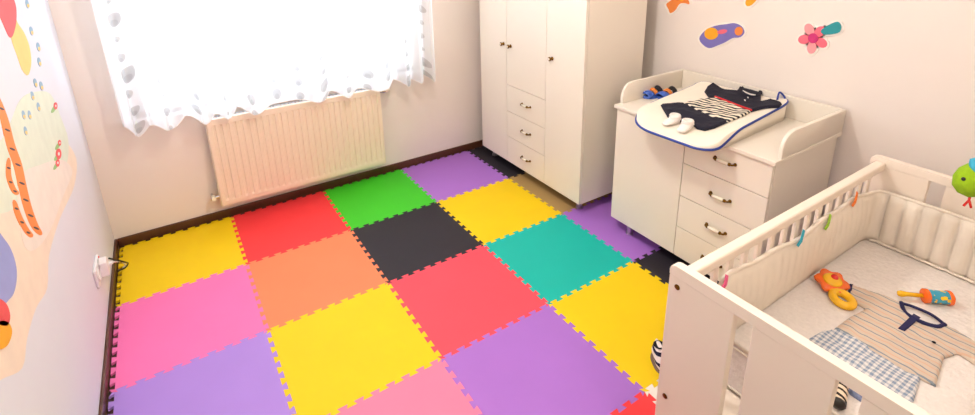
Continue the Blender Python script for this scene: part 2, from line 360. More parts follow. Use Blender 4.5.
bm = bmesh.new(); tube(bm, [cur(i/210, .0)+Vector((0, 0, .002)) for i in range(211)], .0022, 5); obj('hem', bm, 'whiteknit', T, True)
R_ = thing('curtain_rod', 'white curtain rod on two brackets above the window', 'curtain rod', (1.13, -.125, ZT))
obj('pole', tube(bmesh.new(), [(.05, -.125, ZT+.012), (2.21, -.125, ZT+.012)], .012, 12), 'plastic_white', R_, True)
for x in (.12, 2.14): obj('bracket', B(x-.01, x+.01, -.13, YB, ZT+.02, ZT+.04, bev=.003), 'plastic_white', R_)
# ---------------------------------------------------------------- handles
def pull(parent, x, y, z, w=.105):
    h = obj('handle', lathe(bmesh.new(), [(.001, -w*.30), (.0075, -w*.29), (.0095, 0), (.0075, w*.29), (.001, w*.30)], align((x-.02, y, z), (0, 1, 0)), 10), 'ceramic', parent, True, label='white ceramic and brass pull')
    for s in (-1, 1):
        bm = bmesh.new(); tube(bm, spline([(x-.02, y+s*w*.26, z), (x-.021, y+s*w*.38, z), (x-.014, y+s*w*.46, z), (x, y+s*w*.47, z)], 4), .0045, 8)
        lathe(bm, [(.001, 0), (.009, 0), (.008, .004), (.001, .005)], align((x, y+s*w*.47, z), (-1, 0, 0)), 10)
        lathe(bm, [(.001, -.006), (.0085, -.004), (.0085, .004), (.001, .006)], align((x-.02, y+s*w*.31, z), (0, 1, 0)), 10)
        obj('handle_mount', bm, 'brass', h, True)
def knob(parent, x, y, z):
    kb = obj('knob', lathe(bmesh.new(), [(.001, 0), (.013, 0), (.012, .004), (.006, .006), (.006, .014), (.012, .018), (.0145, .023), (.012, .028), (.001, .03)], align((x, y, z), (-1, 0, 0)), 14), 'brass', parent, True, label='round brass knob')
    obj('knob_face', lathe(bmesh.new(), [(.001, 0), (.009, .0), (.007, .003), (.001, .004)], align((x-.029, y, z), (-1, 0, 0)), 12), 'ceramic', kb, True)
def foot(parent, x, y, h): obj('foot', lathe(bmesh.new(), [(.001, 0), (.022, 0), (.022, .012), (.018, .014), (.018, h-.006), (.026, h-.004), (.026, h), (.001, h)], Matrix.Translation((x, y, 0)), 16), 'silver', parent, 'auto')
# ---------------------------------------------------------------- wardrobe
WF, WBk, WY0, WY1, WB0, WT = 2.47, 2.972, -1.28, -.13, .08, 2.05
T = thing('wardrobe', 'tall cream white wardrobe with three doors and three small drawers', 'wardrobe', ((WF+WBk)/2, (WY0+WY1)/2, 0))
bm = bmesh.new(); ft = .018
for a in ((WF+ft+.002, WBk, WY0, WY0+.018, WB0, WT), (WF+ft+.002, WBk, WY1-.018, WY1, WB0, WT), (WF+ft+.002, WBk, WY0+.018, WY1-.018, WB0, WB0+.018), (WF+ft+.002, WBk, WY0+.018, WY1-.018, WT-.018, WT),
          (WBk-.006, WBk, WY0+.018, WY1-.018, WB0+.018, WT-.018), (WF+ft+.002, WBk-.006, -.492, -.474, WB0+.018, WT-.018), (WF+ft+.002, WBk-.006, -.936, -.918, WB0+.018, WT-.018)): box(bm, *a)
obj('carcass', bm, 'white_lam', T)
gp = .0016
def front(T, name, x, y0, y1, z0, z1): return obj(name, B(x, x+ft, y0+gp, y1-gp, z0+gp, z1-gp, bev=.0015), 'white_lam', T)
d1 = front(T, 'door', WF, -.483, WY1, WB0, WT); d2 = front(T, 'door', WF, -.927, -.483, .69, WT); d3 = front(T, 'door', WF, WY0, -.927, WB0, WT)
for d, px in ((d1, (501.5, 44)), (d2, (508.5, 46.5)), (d3, (550, 59))):
    q = at(*px, X=WF-.018); knob(d, WF, q.y, q.z)
for z0, z1, px in ((.488, .69, (524, 106)), (.288, .488, (524, 133)), (WB0, .288, (524, 159.5))):
    d = front(T, 'drawer', WF, -.927, -.483, z0, z1); q = at(*px, X=WF-.02); pull(d, WF, q.y, q.z, .1)
for x in (WF+.075, WBk-.07):
    for y in (-.2, -1.205): foot(T, x, y, WB0)
# ---------------------------------------------------------------- changing dresser
DF, DB, DY0, DY1, DB0, DT = 2.54, 3.10, -2.387, -1.487, .08, .785
T = thing('changing_dresser', 'cream changing dresser with one door, four drawers and raised rounded guards', 'dresser', ((DF+DB)/2, (DY0+DY1)/2, 0))
bm = bmesh.new()
for a in ((DF+ft+.002, DB, DY0, DY0+.018, DB0, DT), (DF+ft+.002, DB, DY1-.018, DY1, DB0, DT), (DF+ft+.002, DB, DY0+.018, DY1-.018, DB0, DB0+.018), (DF+ft+.002, DB-.006, -1.956, -1.938, DB0+.018, DT), (DB-.006, DB, DY0+.018, DY1-.018, DB0+.018, DT)): box(bm, *a)
obj('carcass', bm, 'white_lam', T)
obj('worktop', B(DF-.012, DB+.012, DY0-.012, DY1+.014, DT, DT+.02, bev=.003), 'white_lam', T)
DTT = DT+.02
gpoly = [(2.575, DTT)] + [(2.575+.075*(1-math.cos(a)), DTT+.045+.072*math.sin(a)) for a in [i*PI/16 for i in range(9)]] + [(DB+.012, DTT+.117), (DB+.012, DTT)]
for y in (DY1-.006, DY0-.011): obj('guard', prism(bmesh.new(), gpoly, lambda a, b: (a, y, b), lambda a, b: (a, y+.018, b), .004), 'white_lam', T, 'auto')
obj('back_guard', B(DB-.006, DB+.012, DY0+.0075, DY1-.0065, DTT, DTT+.117, bev=.003), 'white_lam', T)
dd = front(T, 'door', DF, -1.947, DY1, DB0, DT)
for z0, z1, px in ((.622, DT, (726.5, 163.5)), (.438, .622, (721, 199.5)), (.257, .438, (716.5, 231.5)), (DB0, .257, (707, 260))):
    d = front(T, 'drawer', DF, DY0, -1.947, z0, z1); q = at(*px, X=DF-.02); pull(d, DF, -2.168, q.z if z0 > .1 else .168, .108)
for x in (DF+.05, DB-.06):
    for y in (-1.6, -2.3): foot(T, x, y, DB0)
# ---------------------------------------------------------------- changing pad
pa = Vector((.9985, .055)); pn = Vector((-.055, .9985)); pf = Vector((2.355, -1.943)); PL, PW = .725, .50
def loc2(x, y):
    d = Vector((x, y))-pf; return d.dot(pa), d.dot(pn)
def sm(t): t = min(max(t, 0), 1); return t*t*(3-2*t)
def padH(x, y):
    u, v = loc2(x, y)
    side = sm((abs(v)-.14)/.1)*(.3 if v > 0 else 1); back = sm((u-.62)/.08)
    return DTT+.024+.012*sm(u/.2)+.042*min(max(u/PL, 0), 1)+.02*side*sm(u/.12)+.008*back
bm = bmesh.new(); nu, nv = 44, 34
def squircle(a, b):   # a in 0..1, b in -1..1 -> u,v with rounded corners
    u = (a-.5)*2; v = b
    return u, v
def inset(u, hw, rc):  # half width at u (rounded corners front and back)
    d = min(u, PL-u)
    return hw if d >= rc else hw-rc+math.sqrt(max(0, rc*rc-(rc-d)**2))
rows = []
us = [PL*(.5-.5*math.cos(PI*i/nu)) for i in range(nu+1)]
for u in us:
    hl = max(inset(u, PW/2, .2 if u < PL/2 else .06), .02); hr = max(inset(u, PW/2, .09 if u < PL/2 else .06), .02); row = []
    for j in range(nv+1):
        v = -math.cos(PI*j/nv); v *= hl if v > 0 else hr; p = pf+pa*u+pn*v; row.append((p, padH(p.x, p.y)))
    rows.append(row)
top = [[bm.verts.new((p.x, p.y, h)) for p, h in r] for r in rows]
bot = [[bm.verts.new((p.x, p.y, DTT+.0005 if True else 0)) for p, h in r] for r in rows]
for i in range(nu):
    for j in range(nv):
        bm.faces.new((top[i][j], top[i+1][j], top[i+1][j+1], top[i][j+1])); bm.faces.new((bot[i][j], bot[i][j+1], bot[i+1][j+1], bot[i+1][j]))
ring = [(i, 0) for i in range(nu)]+[(nu, j) for j in range(nv)]+[(i, nv) for i in range(nu, 0, -1)]+[(0, j) for j in range(nv, 0, -1)]
pipe = []
ctr = pf+pa*PL/2
for q in range(len(ring)):
    a, b = ring[q], ring[(q+1) % len(ring)]; bm.faces.new((top[a[0]][a[1]], bot[a[0]][a[1]], bot[b[0]][b[1]], top[b[0]][b[1]]))
    v = top[a[0]][a[1]].co; p2 = Vector((v.x, v.y)); o2 = p2+(p2-ctr).normalized()*.002; u, vv = loc2(v.x, v.y)
    k_ = sm((u-.02)/.25); pipe.append(Vector((o2.x, o2.y, (DTT+.008)*(1-k_)+(v.z-.006)*k_)))
T = thing('changing_pad', 'ivory contoured changing pad edged with blue piping, overhanging the dresser', 'changing pad', (ctr.x, ctr.y, DTT))
obj('cushion', bm, 'pad', T, True)
pipe2 = [pipe[0]]
for q in pipe[1:]:
    if (q-pipe2[-1]).length > .006: pipe2.append(q)
obj('piping', tube(bmesh.new(), pipe2, .006, 8, True), 'blue_pipe', T, True)
cp_ = pf+pa*(PL-.01)+pn*(-PW/2+.05)
obj('strap_loop', tube(bmesh.new(), spline([(cp_.x-.03, cp_.y, padH(cp_.x-.03, cp_.y)), (cp_.x, cp_.y+.01, padH(cp_.x, cp_.y)+.03), (cp_.x+.012, cp_.y-.01, padH(cp_.x, cp_.y)+.012), (cp_.x-.01, cp_.y-.03, padH(cp_.x, cp_.y)-.002)], 5), .005, 6), 'blue_pipe', T, True)
# ---------------------------------------------------------------- garments
def on(px, H, z=.85):
    for _ in range(14):
        p = at(px[0], px[1], Z=z); z = .5*z+.5*H(p.x, p.y)
    return p
def inside(p, poly):
    c = False; n = len(poly)
    for i in range(n):
        a, b = poly[i], poly[i-1]
        if (a[1] > p[1]) != (b[1] > p[1]) and p[0] < (b[0]-a[0])*(p[1]-a[1])/(b[1]-a[1])+a[0]: c = not c
    return c
def near(p, poly):
    best = (9, None); n = len(poly); p = Vector(p)
    for i in range(n):
        a, b = Vector(poly[i-1]), Vector(poly[i]); d = b-a; L2 = d.length_squared
        t = min(max((p-a).dot(d)/L2, 0), 1) if L2 else 0; q = a+d*t; e = (p-q).length
        if e < best[0]: best = (e, q)
    return best
def cloth(poly, H, T, res=.008, wr=.004, edgew=.012, lift=.0, seed=0, sc=16):
    """solid draped cloth: outline polygon (world xy), resting on height field H"""
    bm = bmesh.new(); x0 = min(p[0] for p in poly); x1 = max(p[0] for p in poly); y0 = min(p[1] for p in poly); y1 = max(p[1] for p in poly)
    nx, ny = int((x1-x0)/res)+3, int((y1-y0)/res)+3; keep = {}
    for i in range(nx):
        for j in range(ny):
            p = (x0-res+i*res, y0-res+j*res); e, q = near(p, poly); ins = inside(p, poly)
            if ins or e < res*.75: keep[(i, j)] = (Vector(p) if (ins and e > res*.3) else q, e if (ins and e > res*.3) else 0)
    V = {}
    def vert(key, bottom):
        kk = (key, bottom)
        if kk not in V:
            p, d = keep[key]; f = math.sqrt(max(0, 1-(1-min(d/edgew, 1))**2))
            h = lift + (0 if bottom else T*(.3+.7*f)+wr*f*noise.noise(Vector((p.x*sc, p.y*sc, seed)))+wr*.5*f*noise.noise(Vector((p.x*sc*2.7, p.y*sc*2.7, seed+5))))
            V[kk] = bm.verts.new((p.x, p.y, H(p.x, p.y)+max(h, .0004+lift)))
        return V[kk]
    quads = []
    for i in range(nx):
        for j in range(ny):
            ks = [(i, j), (i+1, j), (i+1, j+1), (i, j+1)]; ks = [k_ for k_ in ks if k_ in keep]
            if len(ks) >= 3: quads.append(ks)
    es = {}
    for ks in quads:
        try: bm.faces.new([vert(k_, 0) for k_ in ks]); bm.faces.new([vert(k_, 1) for k_ in ks][::-1])
        except ValueError: continue
        for a, b in zip(ks, ks[1:]+ks[:1]): es[(a, b)] = 1
    for a, b in es:
        if (b, a) not in es:
            try: bm.faces.new((vert(a, 0), vert(a, 1), vert(b, 1), vert(b, 0)))
            except ValueError: pass
    bmesh.ops.dissolve_degenerate(bm, dist=1e-5, edges=bm.edges)
    return bm
def zp(pts, H, ox=640, oy=60, s=4.613): return [tuple(on((ox+x/s, oy+y/s), H)[:2]) for x, y in pts]
topP = [(335, 112), (380, 140), (445, 150), (458, 132), (505, 145), (558, 160), (556, 198), (600, 186), (655, 208), (640, 224), (560, 230), (512, 243), (430, 212), (350, 180), (322, 184), (297, 150), (310, 128)]
waistP = [(350, 181), (430, 213), (511, 244), (478, 262), (405, 290), (330, 270), (262, 238), (200, 205), (262, 192)]
shortP = [(199, 206), (262, 239), (330, 271), (404, 291), (345, 318), (300, 330), (262, 322), (240, 300), (246, 282), (205, 284), (182, 292), (128, 270), (95, 212), (150, 206)]
T = None
c0 = on((700, 105), padH)
T = thing('baby_romper', 'navy baby polo romper with striped waist lying on the changing pad', 'baby clothes', (c0.x, c0.y, padH(c0.x, c0.y)))
obj('bodice', cloth(zp(topP, padH), padH, .014, .006, .005, .012, .002, 1), 'navy', T, True)
obj('waistband', cloth(zp(waistP, padH), padH, .013, .006, .007, .012, .002, 2), 'waist', T, True)
obj('shorts', cloth(zp(shortP, padH), padH, .014, .006, .006, .012, .002, 3), 'navy', T, True)
def strip(pts, r, m, nm, T, H, lift):
    q = [on((640+x/4.613, 60+y/4.613), H) for x, y in pts]
    return obj(nm, tube(bmesh.new(), spline([(p.x, p.y, H(p.x, p.y)+lift) for p in q], 4), r, 6), m, T, True)
strip([(345, 180), (390, 197), (430, 213), (470, 228), (512, 243)], .0055, 'redfab', 'red_trim', T, padH, .014)
strip([(462, 140), (475, 165), (510, 182), (540, 180), (556, 162), (540, 152), (500, 142), (470, 136)], .008, 'navy', 'collar', T, padH, .016)
strip([(473, 160), (500, 173), (530, 180)], .0045, 'whiteknit', 'collar_lining', T, padH, .021)
strip([(480, 200), (483, 204)], .003, 'whiteknit', 'button', T, padH, .02); strip([(494, 188), (497, 191)], .003, 'whiteknit', 'button', T, padH, .02)
# booties
def bootie(px, ang, label):
    p = on(px, padH); z = padH(p.x, p.y)+.0015; R = Matrix.Translation((p.x, p.y, z)) @ Matrix.Rotation(ang, 4, 'Z') @ Matrix.Diagonal((1.25, 1.35, .95, 1))
    T = thing('baby_bootie', label, 'bootie', (p.x, p.y, z), 'white baby booties')
    bm = bmesh.new(); rings = []
    for i in range(13):
        t = i/12; x = -.032+.075*t; wv = .019*math.sqrt(max(.02, 1-(2*t-1)**4)); h = .036-.02*sm((t-.35)/.6) if t > .05 else .03
        if t > .9: h *= .7
        rings.append([R @ Vector((x, wv*math.copysign(abs(math.cos(a))**.7, math.cos(a)), h/2+h/2*math.sin(a))) for a in [q*2*PI/12 for q in range(12)]])
    loft(bm, rings); obj('foot_sock', bm, 'whiteknit', T, True)
    bm = bmesh.new(); cuff = [(.017, .024), (.021, .03), (.022, .042), (.019, .05), (.013, .049), (.012, .036), (.001, .033)]
    lathe(bm, cuff, R @ Matrix.Translation((-.012, 0, 0)), 14); obj('cuff', bm, 'whiteknit', T, True)
    obj('tie', tube(bmesh.new(), [R @ Vector((-.012+.021*math.cos(a), .021*math.sin(a), .029)) for a in [q*2*PI/14 for q in range(14)]], .003, 5, True), 'whiteknit', T, True)
bootie((672, 124), 2.9, 'white knitted baby bootie resting against the navy shorts leg, nearer the shoes')
bootie((685.5, 130), 3.3, 'white knitted baby bootie lying farther from the blue sandals')
# sandals
def sandal(px, ang, label):
    p = at(*px, Z=DTT); R = Matrix.Translation((p.x, p.y, DTT+.0005)) @ Matrix.Rotation(ang, 4, 'Z') @ Matrix.Scale(1.2, 4)
    T = thing('baby_sandal', label, 'sandal', (p.x, p.y, DTT), 'blue baby sandals')
    out = lambda t: .026*(1+.18*math.sin(PI*t*1.2-.4))*math.sqrt(max(.0, 1-abs(2*t-1)**3.2))
    ts = [i/14 for i in range(15)]
    poly = [(-.06+.12*t, out(t)) for t in ts]+[(-.06+.12*t, -out(t)) for t in ts[-2:0:-1]]
    obj('sole', prism(bmesh.new(), poly, lambda a, b: R @ Vector((a, b, 0)), lambda a, b: R @ Vector((a, b, .012)), .002), 'blue_shoe', T)
    def band(x0, x1, h, m, nm, wd=.027):
        bm = bmesh.new(); rings = []
        for i in range(6):
            x = x0+(x1-x0)*i/5; hh = h*(1-.25*abs(i/2.5-1)**2)
            arc = [PI*q/10 for q in range(11)]
            rings.append([R @ Vector((x, wd*math.cos(a), .008+hh*math.sin(a))) for a in arc]+[R @ Vector((x, (wd-.004)*math.cos(a), .008+(hh-.004)*math.sin(a))) for a in reversed(arc)])
        loft(bm, rings); obj(nm, bm, m, T, True)
    band(-.058, -.012, .03, 'blue_shoe', 'toe_cap', .028); band(-.008, .016, .036, 'orange_shoe', 'strap'); band(.022, .055, .042, 'black_shoe', 'heel_cup', .025)
sandal((652, 96.5), .05, 'blue, orange and black baby sandal next to the dresser side guard')
sandal((666.5, 97.2), .05, 'blue, orange and black baby sandal next to the changing pad')
# ---------------------------------------------------------------- crib
KX0, KX1, KY0, KY1, KT = 1.535, 2.815, -3.325, -2.64, .86
T = thing('baby_crib', 'cream wooden baby crib with slatted side and panelled ends', 'crib', ((KX0+KX1)/2, (KY0+KY1)/2, 0))
KZ = .83
for x0, s in ((KX0, -1), (KX1-.025, 1)):
    yl, yr = KY0, KY1; rr = .02
    poly = [(yl, KZ), (yr, KZ)]+[(yr-rr+rr*math.cos(a), KT+.004-rr+rr*math.sin(a)) for a in [q*PI/10 for q in range(6)]]+[(yl+rr-rr*math.sin(a), KT+.004-rr+rr*math.cos(a)) for a in [q*PI/10 for q in range(6)]]
    obj('cap_rail', prism(bmesh.new(), poly, lambda a, b: (x0-.001, a, b), lambda a, b: (x0+.026, a, b), .0015), 'crib', T)
    for y0, y1 in ((-2.838, KY1), (KY0, -3.127)):
        pb = obj('post_board', B(x0, x0+.025, y0, y1, 0, KZ, bev=.003), 'crib', T)
        yo = KY1-.03 if y1 == KY1 else KY0+.03
        for z in (.80, .40):
            obj('bolt_cap', lathe(bmesh.new(), [(.001, 0), (.0085, 0), (.0085, .002), (.005, .003), (.001, .003)], align((x0 if s < 0 else x0+.025, yo, z), (s, 0, 0)), 14), 'brass', pb, 'auto', label='small brass bolt head')
    obj('center_board', B(x0+.0, x0+.025, -3.077, -2.888, .15, KZ, bev=.003), 'crib', T)
    obj('lower_rail', B(x0+.001, x0+.024, -3.127, -2.838, .12, .15, bev=.003), 'crib', T)
for y0, y1, nm in ((KY1-.055, KY1-.021, 0), (KY0+.021, KY0+.055, 1)):
    xa, xb = KX0+.026, KX1-.026
    obj('side_rail', B(xa, xb, y0, y1, .815, .848, bev=.006), 'crib', T); obj('side_rail', B(xa, xb, y0, y1, .2, .24, bev=.006), 'crib', T)
    x = 1.635; yc = KY1-.03 if nm == 0 else KY0+.03
    while x < xb-.03:
        o = obj('slat', B(x-.0135, x+.0135, yc-.006, yc+.006, .24, .815, bev=.003), 'crib', T); x += .0775
MX0, MZ0, MZ1 = 1.795, .315, .51
obj('bed_base', B(KX0+.026, KX1-.026, KY0+.038, KY1-.038, .285, .313, bev=.003), 'crib', T)
# mattress
T = thing('crib_mattress', 'grey white sheeted mattress lying inside the crib', 'mattress', (2.28, -2.98, MZ0))
mx0, mx1, my0, my1 = MX0, KX1-.028, KY0+.04, KY1-.038
bm = bmesh.new(); box(bm, mx0, mx1, my0, my1, MZ0, MZ1, .014, 4)
mo = obj('mattress_core', bm, 'sheet', T, True)
zc = lambda z, i: [(mx0-.001, my0+.03, z), (mx0-.001, my1-.03, z)]
obj('piping', tube(bmesh.new(), [(mx0+.003, my0+.02, MZ1-.012), (mx0+.003, my1-.02, MZ1-.012)], .006, 8), 'bumper', T, True)
rp = []
for cy_, cz_, a0 in ((my1-.05, MZ1-.05, 0), (my0+.05, MZ1-.05, PI/2), (my0+.05, MZ0+.04, PI), (my1-.05, MZ0+.04, 3*PI/2)):
    for q in range(5): a = a0+q*PI/8; rp.append((mx0-.001, cy_+.03*math.cos(a), cz_+.025*math.sin(a)))
obj('side_piping', tube(bmesh.new(), rp, .004, 6, True), 'bumper', T, True)
Hm = lambda x, y: MZ1
# bumper: one quilted band along the slatted side and round the headboard
T = thing('crib_bumper', 'cream quilted crib bumper tied along the slats and headboard', 'crib bumper', (2.3, -2.75, MZ1))
ya, xb_ = KY1-.051, KX1-.028-.022
path = []
x = 1.69
while x < xb_-.05: path.append((Vector((x, ya, 0)), Vector((0, -1, 0)), 0, x-1.69)); x += .01
for q in range(7):
    a = q*PI/12; path.append((Vector((xb_-.05+.05*math.sin(a), ya-.05+.05*math.cos(a), 0)), Vector((-math.sin(a), -math.cos(a), 0)), q/6, 1.06+q*.013))
y = ya-.045
while y > KY0+.09: path.append((Vector((xb_, y, 0)), Vector((-1, 0, 0)), 1, ya-.045-y)); y -= .008
rings = []; tops = []; bots = []
for p, nn, k_, s in path:
    if k_ < .5: top_ = .748+.012*math.sin(s*9+.6)+.006*math.sin(s*23); th = .011+.0022*math.sin(s*150+3*math.sin(s*9)); bulge = .006+.005*math.sin(s*9)
    else: top_ = .738+.004*math.sin(s*8); th = .003+.022*abs(math.sin(PI*s/.056))**.5 if k_ == 1 else .012; bulge = 0
    if p.x < 1.76 and k_ == 0:
        e = (p.x-1.69)/.07; top_ = .66+(top_-.66)*math.sqrt(max(0, 1-(1-e)**2)); th = max(.004, th*min(1, e+.3))
    z0 = MZ1+.001; H = top_-z0; ring = []
    for j in range(9):
        t = j/8; f = (1-abs(2*t-1)**4)*.75+.25; ring.append(p+nn*(th*f+bulge*math.sin(PI*t))+Vector((0, 0, z0+H*t)))
    for j in range(8, -1, -1):
        t = j/8; ring.append(p-nn*(.008)+Vector((0, 0, z0+H*t)))
    rings.append(ring); tops.append(p+nn*.002+Vector((0, 0, top_))); bots.append(p+nn*(th*.25+.008)+Vector((0, 0, z0+.008)))
bm = bmesh.new(); loft(bm, rings)
obj('quilted_band', bm, 'bumper', T, True)
obj('top_binding', tube(bmesh.new(), tops[::2], .0065, 6), 'bumper', T, True)
obj('bottom_binding', tube(bmesh.new(), [b_ for b_, p_ in zip(bots, path) if p_[2] > .4][::2], .0055, 6), 'bumper', T, True)
for c, px, d in (('rib_pink', (727, 283), .02), ('rib_blue', (803, 239), .03), ('rib_green', (830, 223), .03), ('rib_orange', (857, 200), .03)):
    yy = ya-.02; q = at(*px, Y=yy); bm = bmesh.new(); z = q.z
    rings = [[Vector((q.x+s*d*.9, yy+off, z+s*d*.62))+Vector((w_, 0, -w_*.8)) for w_, off in ((-.007, 0), (.007, 0), (.007, .003), (-.007, .003))] for s in (-1, -.3, .4, 1)]
    rings = [[v+Vector((0, .012*sm((i-1)/2), 0)) for v in r] for i, r in enumerate(rings)]
    loft(bm, rings); obj('tie_ribbon', bm, c, T, label=c[4:]+' tie ribbon')
# shirt, shorts
def zq(pts): return [tuple(at(x, y, Z=MZ1+.006)[:2]) for x, y in pts]
shirtP = [(847, 297), (850, 285), (866, 290), (884, 296), (901, 304), (908, 316), (922, 325), (936, 328.5), (946, 326), (956, 331), (976, 344), (992, 358), (984, 370), (958, 353), (944, 358), (936, 386), (905, 371), (870, 350), (834, 329), (850, 317), (866, 309)]
shortsP = [(809, 338), (822, 331), (838, 329), (880, 350), (922, 374), (918, 388), (913, 403), (896, 415), (868, 392), (862, 388), (850, 380), (822, 356)]
T = thing('baby_shorts', 'blue and white gingham baby shorts lying partly beneath the striped shirt', 'baby clothes', (2.05, -3, MZ1))
obj('shorts_fabric', cloth(zq(shortsP), Hm, .009, .006, .006, .01, .0008, 7), 'gingham', T, True)
T = thing('baby_shirt', 'beige striped baby shirt with navy collar lying in the crib', 'baby clothes', (2.25, -3, MZ1))
obj('shirt_fabric', cloth(zq(shirtP), Hm, .013, .006, .006, .012, .0012, 9), 'shirt', T, True)
def tb(pts, r, m, nm, lift, flat=None): return obj(nm, tube(bmesh.new(), spline([Vector(at(x, y, Z=MZ1+.012)[:2]+(MZ1+lift,)) if False else Vector((*at(x, y, Z=MZ1+.012)[:2], MZ1+lift)) for x, y in pts], 5), r, 6), m, T, True)
tb([(901, 303), (905, 313), (920, 322), (936, 327), (945, 325)], .007, 'navy2', 'collar', .014)
tb([(901, 303), (914, 307), (932, 315), (945, 325)], .005, 'navy2', 'back_collar', .012)
obj('placket', cloth(zq([(913, 316), (920, 320), (904, 334), (897, 331)]), Hm, .003, .004, 0, .003, .0155), 'navy2', T)
obj('cuff', cloth(zq([(846.5, 298), (849.5, 284.5), (853, 285.5), (850, 299)]), Hm, .004, .004, 0, .003, .009), 'navy2', T)
q = at(934, 342, Z=MZ1+.018); obj('emblem', lathe(bmesh.new(), [(.001, 0), (.005, 0), (.005, .0015), (.001, .0015)], Matrix.Translation((q.x, q.y, MZ1+.0165)), 10), 'navy', T)
# rattles
c = at(832, 281, Z=MZ1+.03); d = at(843, 298, Z=MZ1+.02); ax = (Vector((d.x-c.x, d.y-c.y, 0))).normalized()
T = thing('flower_rattle', 'orange and yellow ring rattle with a red button beside the bumper', 'rattle', (c.x, c.y, MZ1))
tl_ = align((c.x, c.y, MZ1+.026), (-.12, -.18, 1)) @ Matrix.Scale(1.15, 4)
fl = bmesh.new(); n = 40
rings = [[tl_ @ Vector(((.044+.006*math.cos(6*a)*f2)*f*math.cos(a), (.044+.006*math.cos(6*a)*f2)*f*math.sin(a), z)) for a in [q*2*PI/n for q in range(n)]] for f, f2, z in ((.02, 0, -.009), (.9, 1, -.009), (1, 1, 0), (.92, 1, .009), (.02, 0, .009))]
loft(fl, rings); obj('flower', fl, 'toy_orange', T, True)
obj('dome', lathe(bmesh.new(), [(.001, .007), (.028, .008), (.024, .013), (.014, .016), (.001, .017)], tl_), 'toy_yellow', T, True)
obj('button', lathe(bmesh.new(), [(.001, .014), (.011, .014), (.010, .019), (.001, .021)], tl_ @ Matrix.Translation((.008, .0, 0))), 'toy_red', T, True)
hp = [Vector((c.x, c.y, MZ1+.015))+ax*(.076+.036*math.cos(a))+Vector((-ax.y, ax.x, 0))*(.027*math.sin(a)) for a in [q*2*PI/20 for q in range(20)]]
obj('handle_ring', tube(bmesh.new(), hp, .0145, 10, True), 'toy_yellow', T, True)
a_ = at(897, 294.5, Z=MZ1+.02); b_ = at(952, 298.5, Z=MZ1+.024); ax = Vector((b_.x-a_.x, b_.y-a_.y, 0)); LN = ax.length
T = thing('drum_rattle', 'drum rattle with yellow stick and blue printed barrel lying on the mattress', 'rattle', ((a_.x+b_.x)/2, (a_.y+b_.y)/2, MZ1))
R = align((a_.x, a_.y, MZ1+.025), ax)
obj('stick', lathe(bmesh.new(), [(.001, 0), (.009, .003), (.011, .012), (.008, .03), (.007, LN*.5), (.001, LN*.5)], R), 'toy_yellow', T, True)
obj('barrel', lathe(bmesh.new(), [(.001, LN*.56), (.0225, LN*.56), (.0225, LN*.92), (.001, LN*.92)], R, 24), 'drum', T, 'auto')
for z in (.46, .88): obj('end_cap', lathe(bmesh.new(), [(.001, LN*z), (.016, LN*z), (.0245, LN*(z+.03)), (.0245, LN*(z+.09)), (.018, LN*(z+.12)), (.001, LN*(z+.12))], R, 24), 'toy_orange', T, 'auto')
# items seen through the second gap of the footboard, on the mattress
bm = bmesh.new(); q = at(840, 391, Z=MZ1+.025)
pts = spline([at(838.5, 402, Z=MZ1+.0215), at(840, 394, Z=MZ1+.026), at(842, 386, Z=MZ1+.026), at(845, 378, Z=MZ1+.021)], 5)
T = thing('striped_sock', 'small charcoal and cream striped sock behind the crib foot panel', 'sock', (q.x, q.y, MZ1))
so = obj('sock_body', tube(bm, pts, lambda t: .019*(1-.25*t), 12), 'darkstripe', T, True)
obj('toe', lathe(bmesh.new(), [(.019, 0), (.0185, -.008), (.013, -.015), (.001, -.018)], align(pts[0], pts[1]-pts[0]), 12), 'plastic_black', T, True)
p1 = [tuple(at(x, y, Z=MZ1+.004)[:2]) for x, y in ((847, 388), (852, 384), (868, 393), (872, 400), (862, 402), (850, 394))]
tag(obj('denim_cloth', cloth(p1, Hm, .012, .006, .008, .01, .0008, 11), 'denim', None, True), 'folded faded blue denim garment behind the crib foot panel', 'baby clothes')
# striped slipper on the floor beside the crib
p = at(660, 364, Z=0); R = Matrix.Translation((p.x, p.y, 0.0005)) @ Matrix.Rotation(-2.1, 4, 'Z') @ Matrix.Scale(.85, 4)
T = thing('striped_slipper', 'navy and white striped soft slipper standing on yellow mat behind the crib post', 'slipper', (p.x, p.y, 0))
bm = bmesh.new(); rings = []
for i in range(15):
    t = i/14; xx = -.07+.14*t; wv = .036*math.sqrt(max(.03, 1-abs(2*t-1)**3)); h = .085-.05*sm((t-.35)/.6)
    rings.append([R @ Vector((xx, wv*math.cos(a), max(.008, .008+h/2+h/2*math.sin(a)))) for a in [q*2*PI/14 for q in range(14)]])
loft(bm, rings); obj('upper', bm, 'breton', T, True)
bm = bmesh.new(); ts = [i/14 for i in range(15)]; ou = lambda t: .038*math.sqrt(max(.0, 1-abs(2*t-1)**3))
prism(bm, [(-.073+.146*t, ou(t)) for t in ts]+[(-.073+.146*t, -ou(t)) for t in ts[-2:0:-1]], lambda a, b: R @ Vector((a, b, 0)), lambda a, b: R @ Vector((a, b, .01)), .002)
obj('sole', bm, mat('slipper_sole_brown', (130, 108, 100), .8), T)
bm = bmesh.new(); lathe(bm, [(.026, .086), (.03, .09), (.026, .094), (.02, .09)], R @ Matrix.Translation((-.03, 0, 0)), 14); obj('opening_rim', bm, 'navy', T, True)
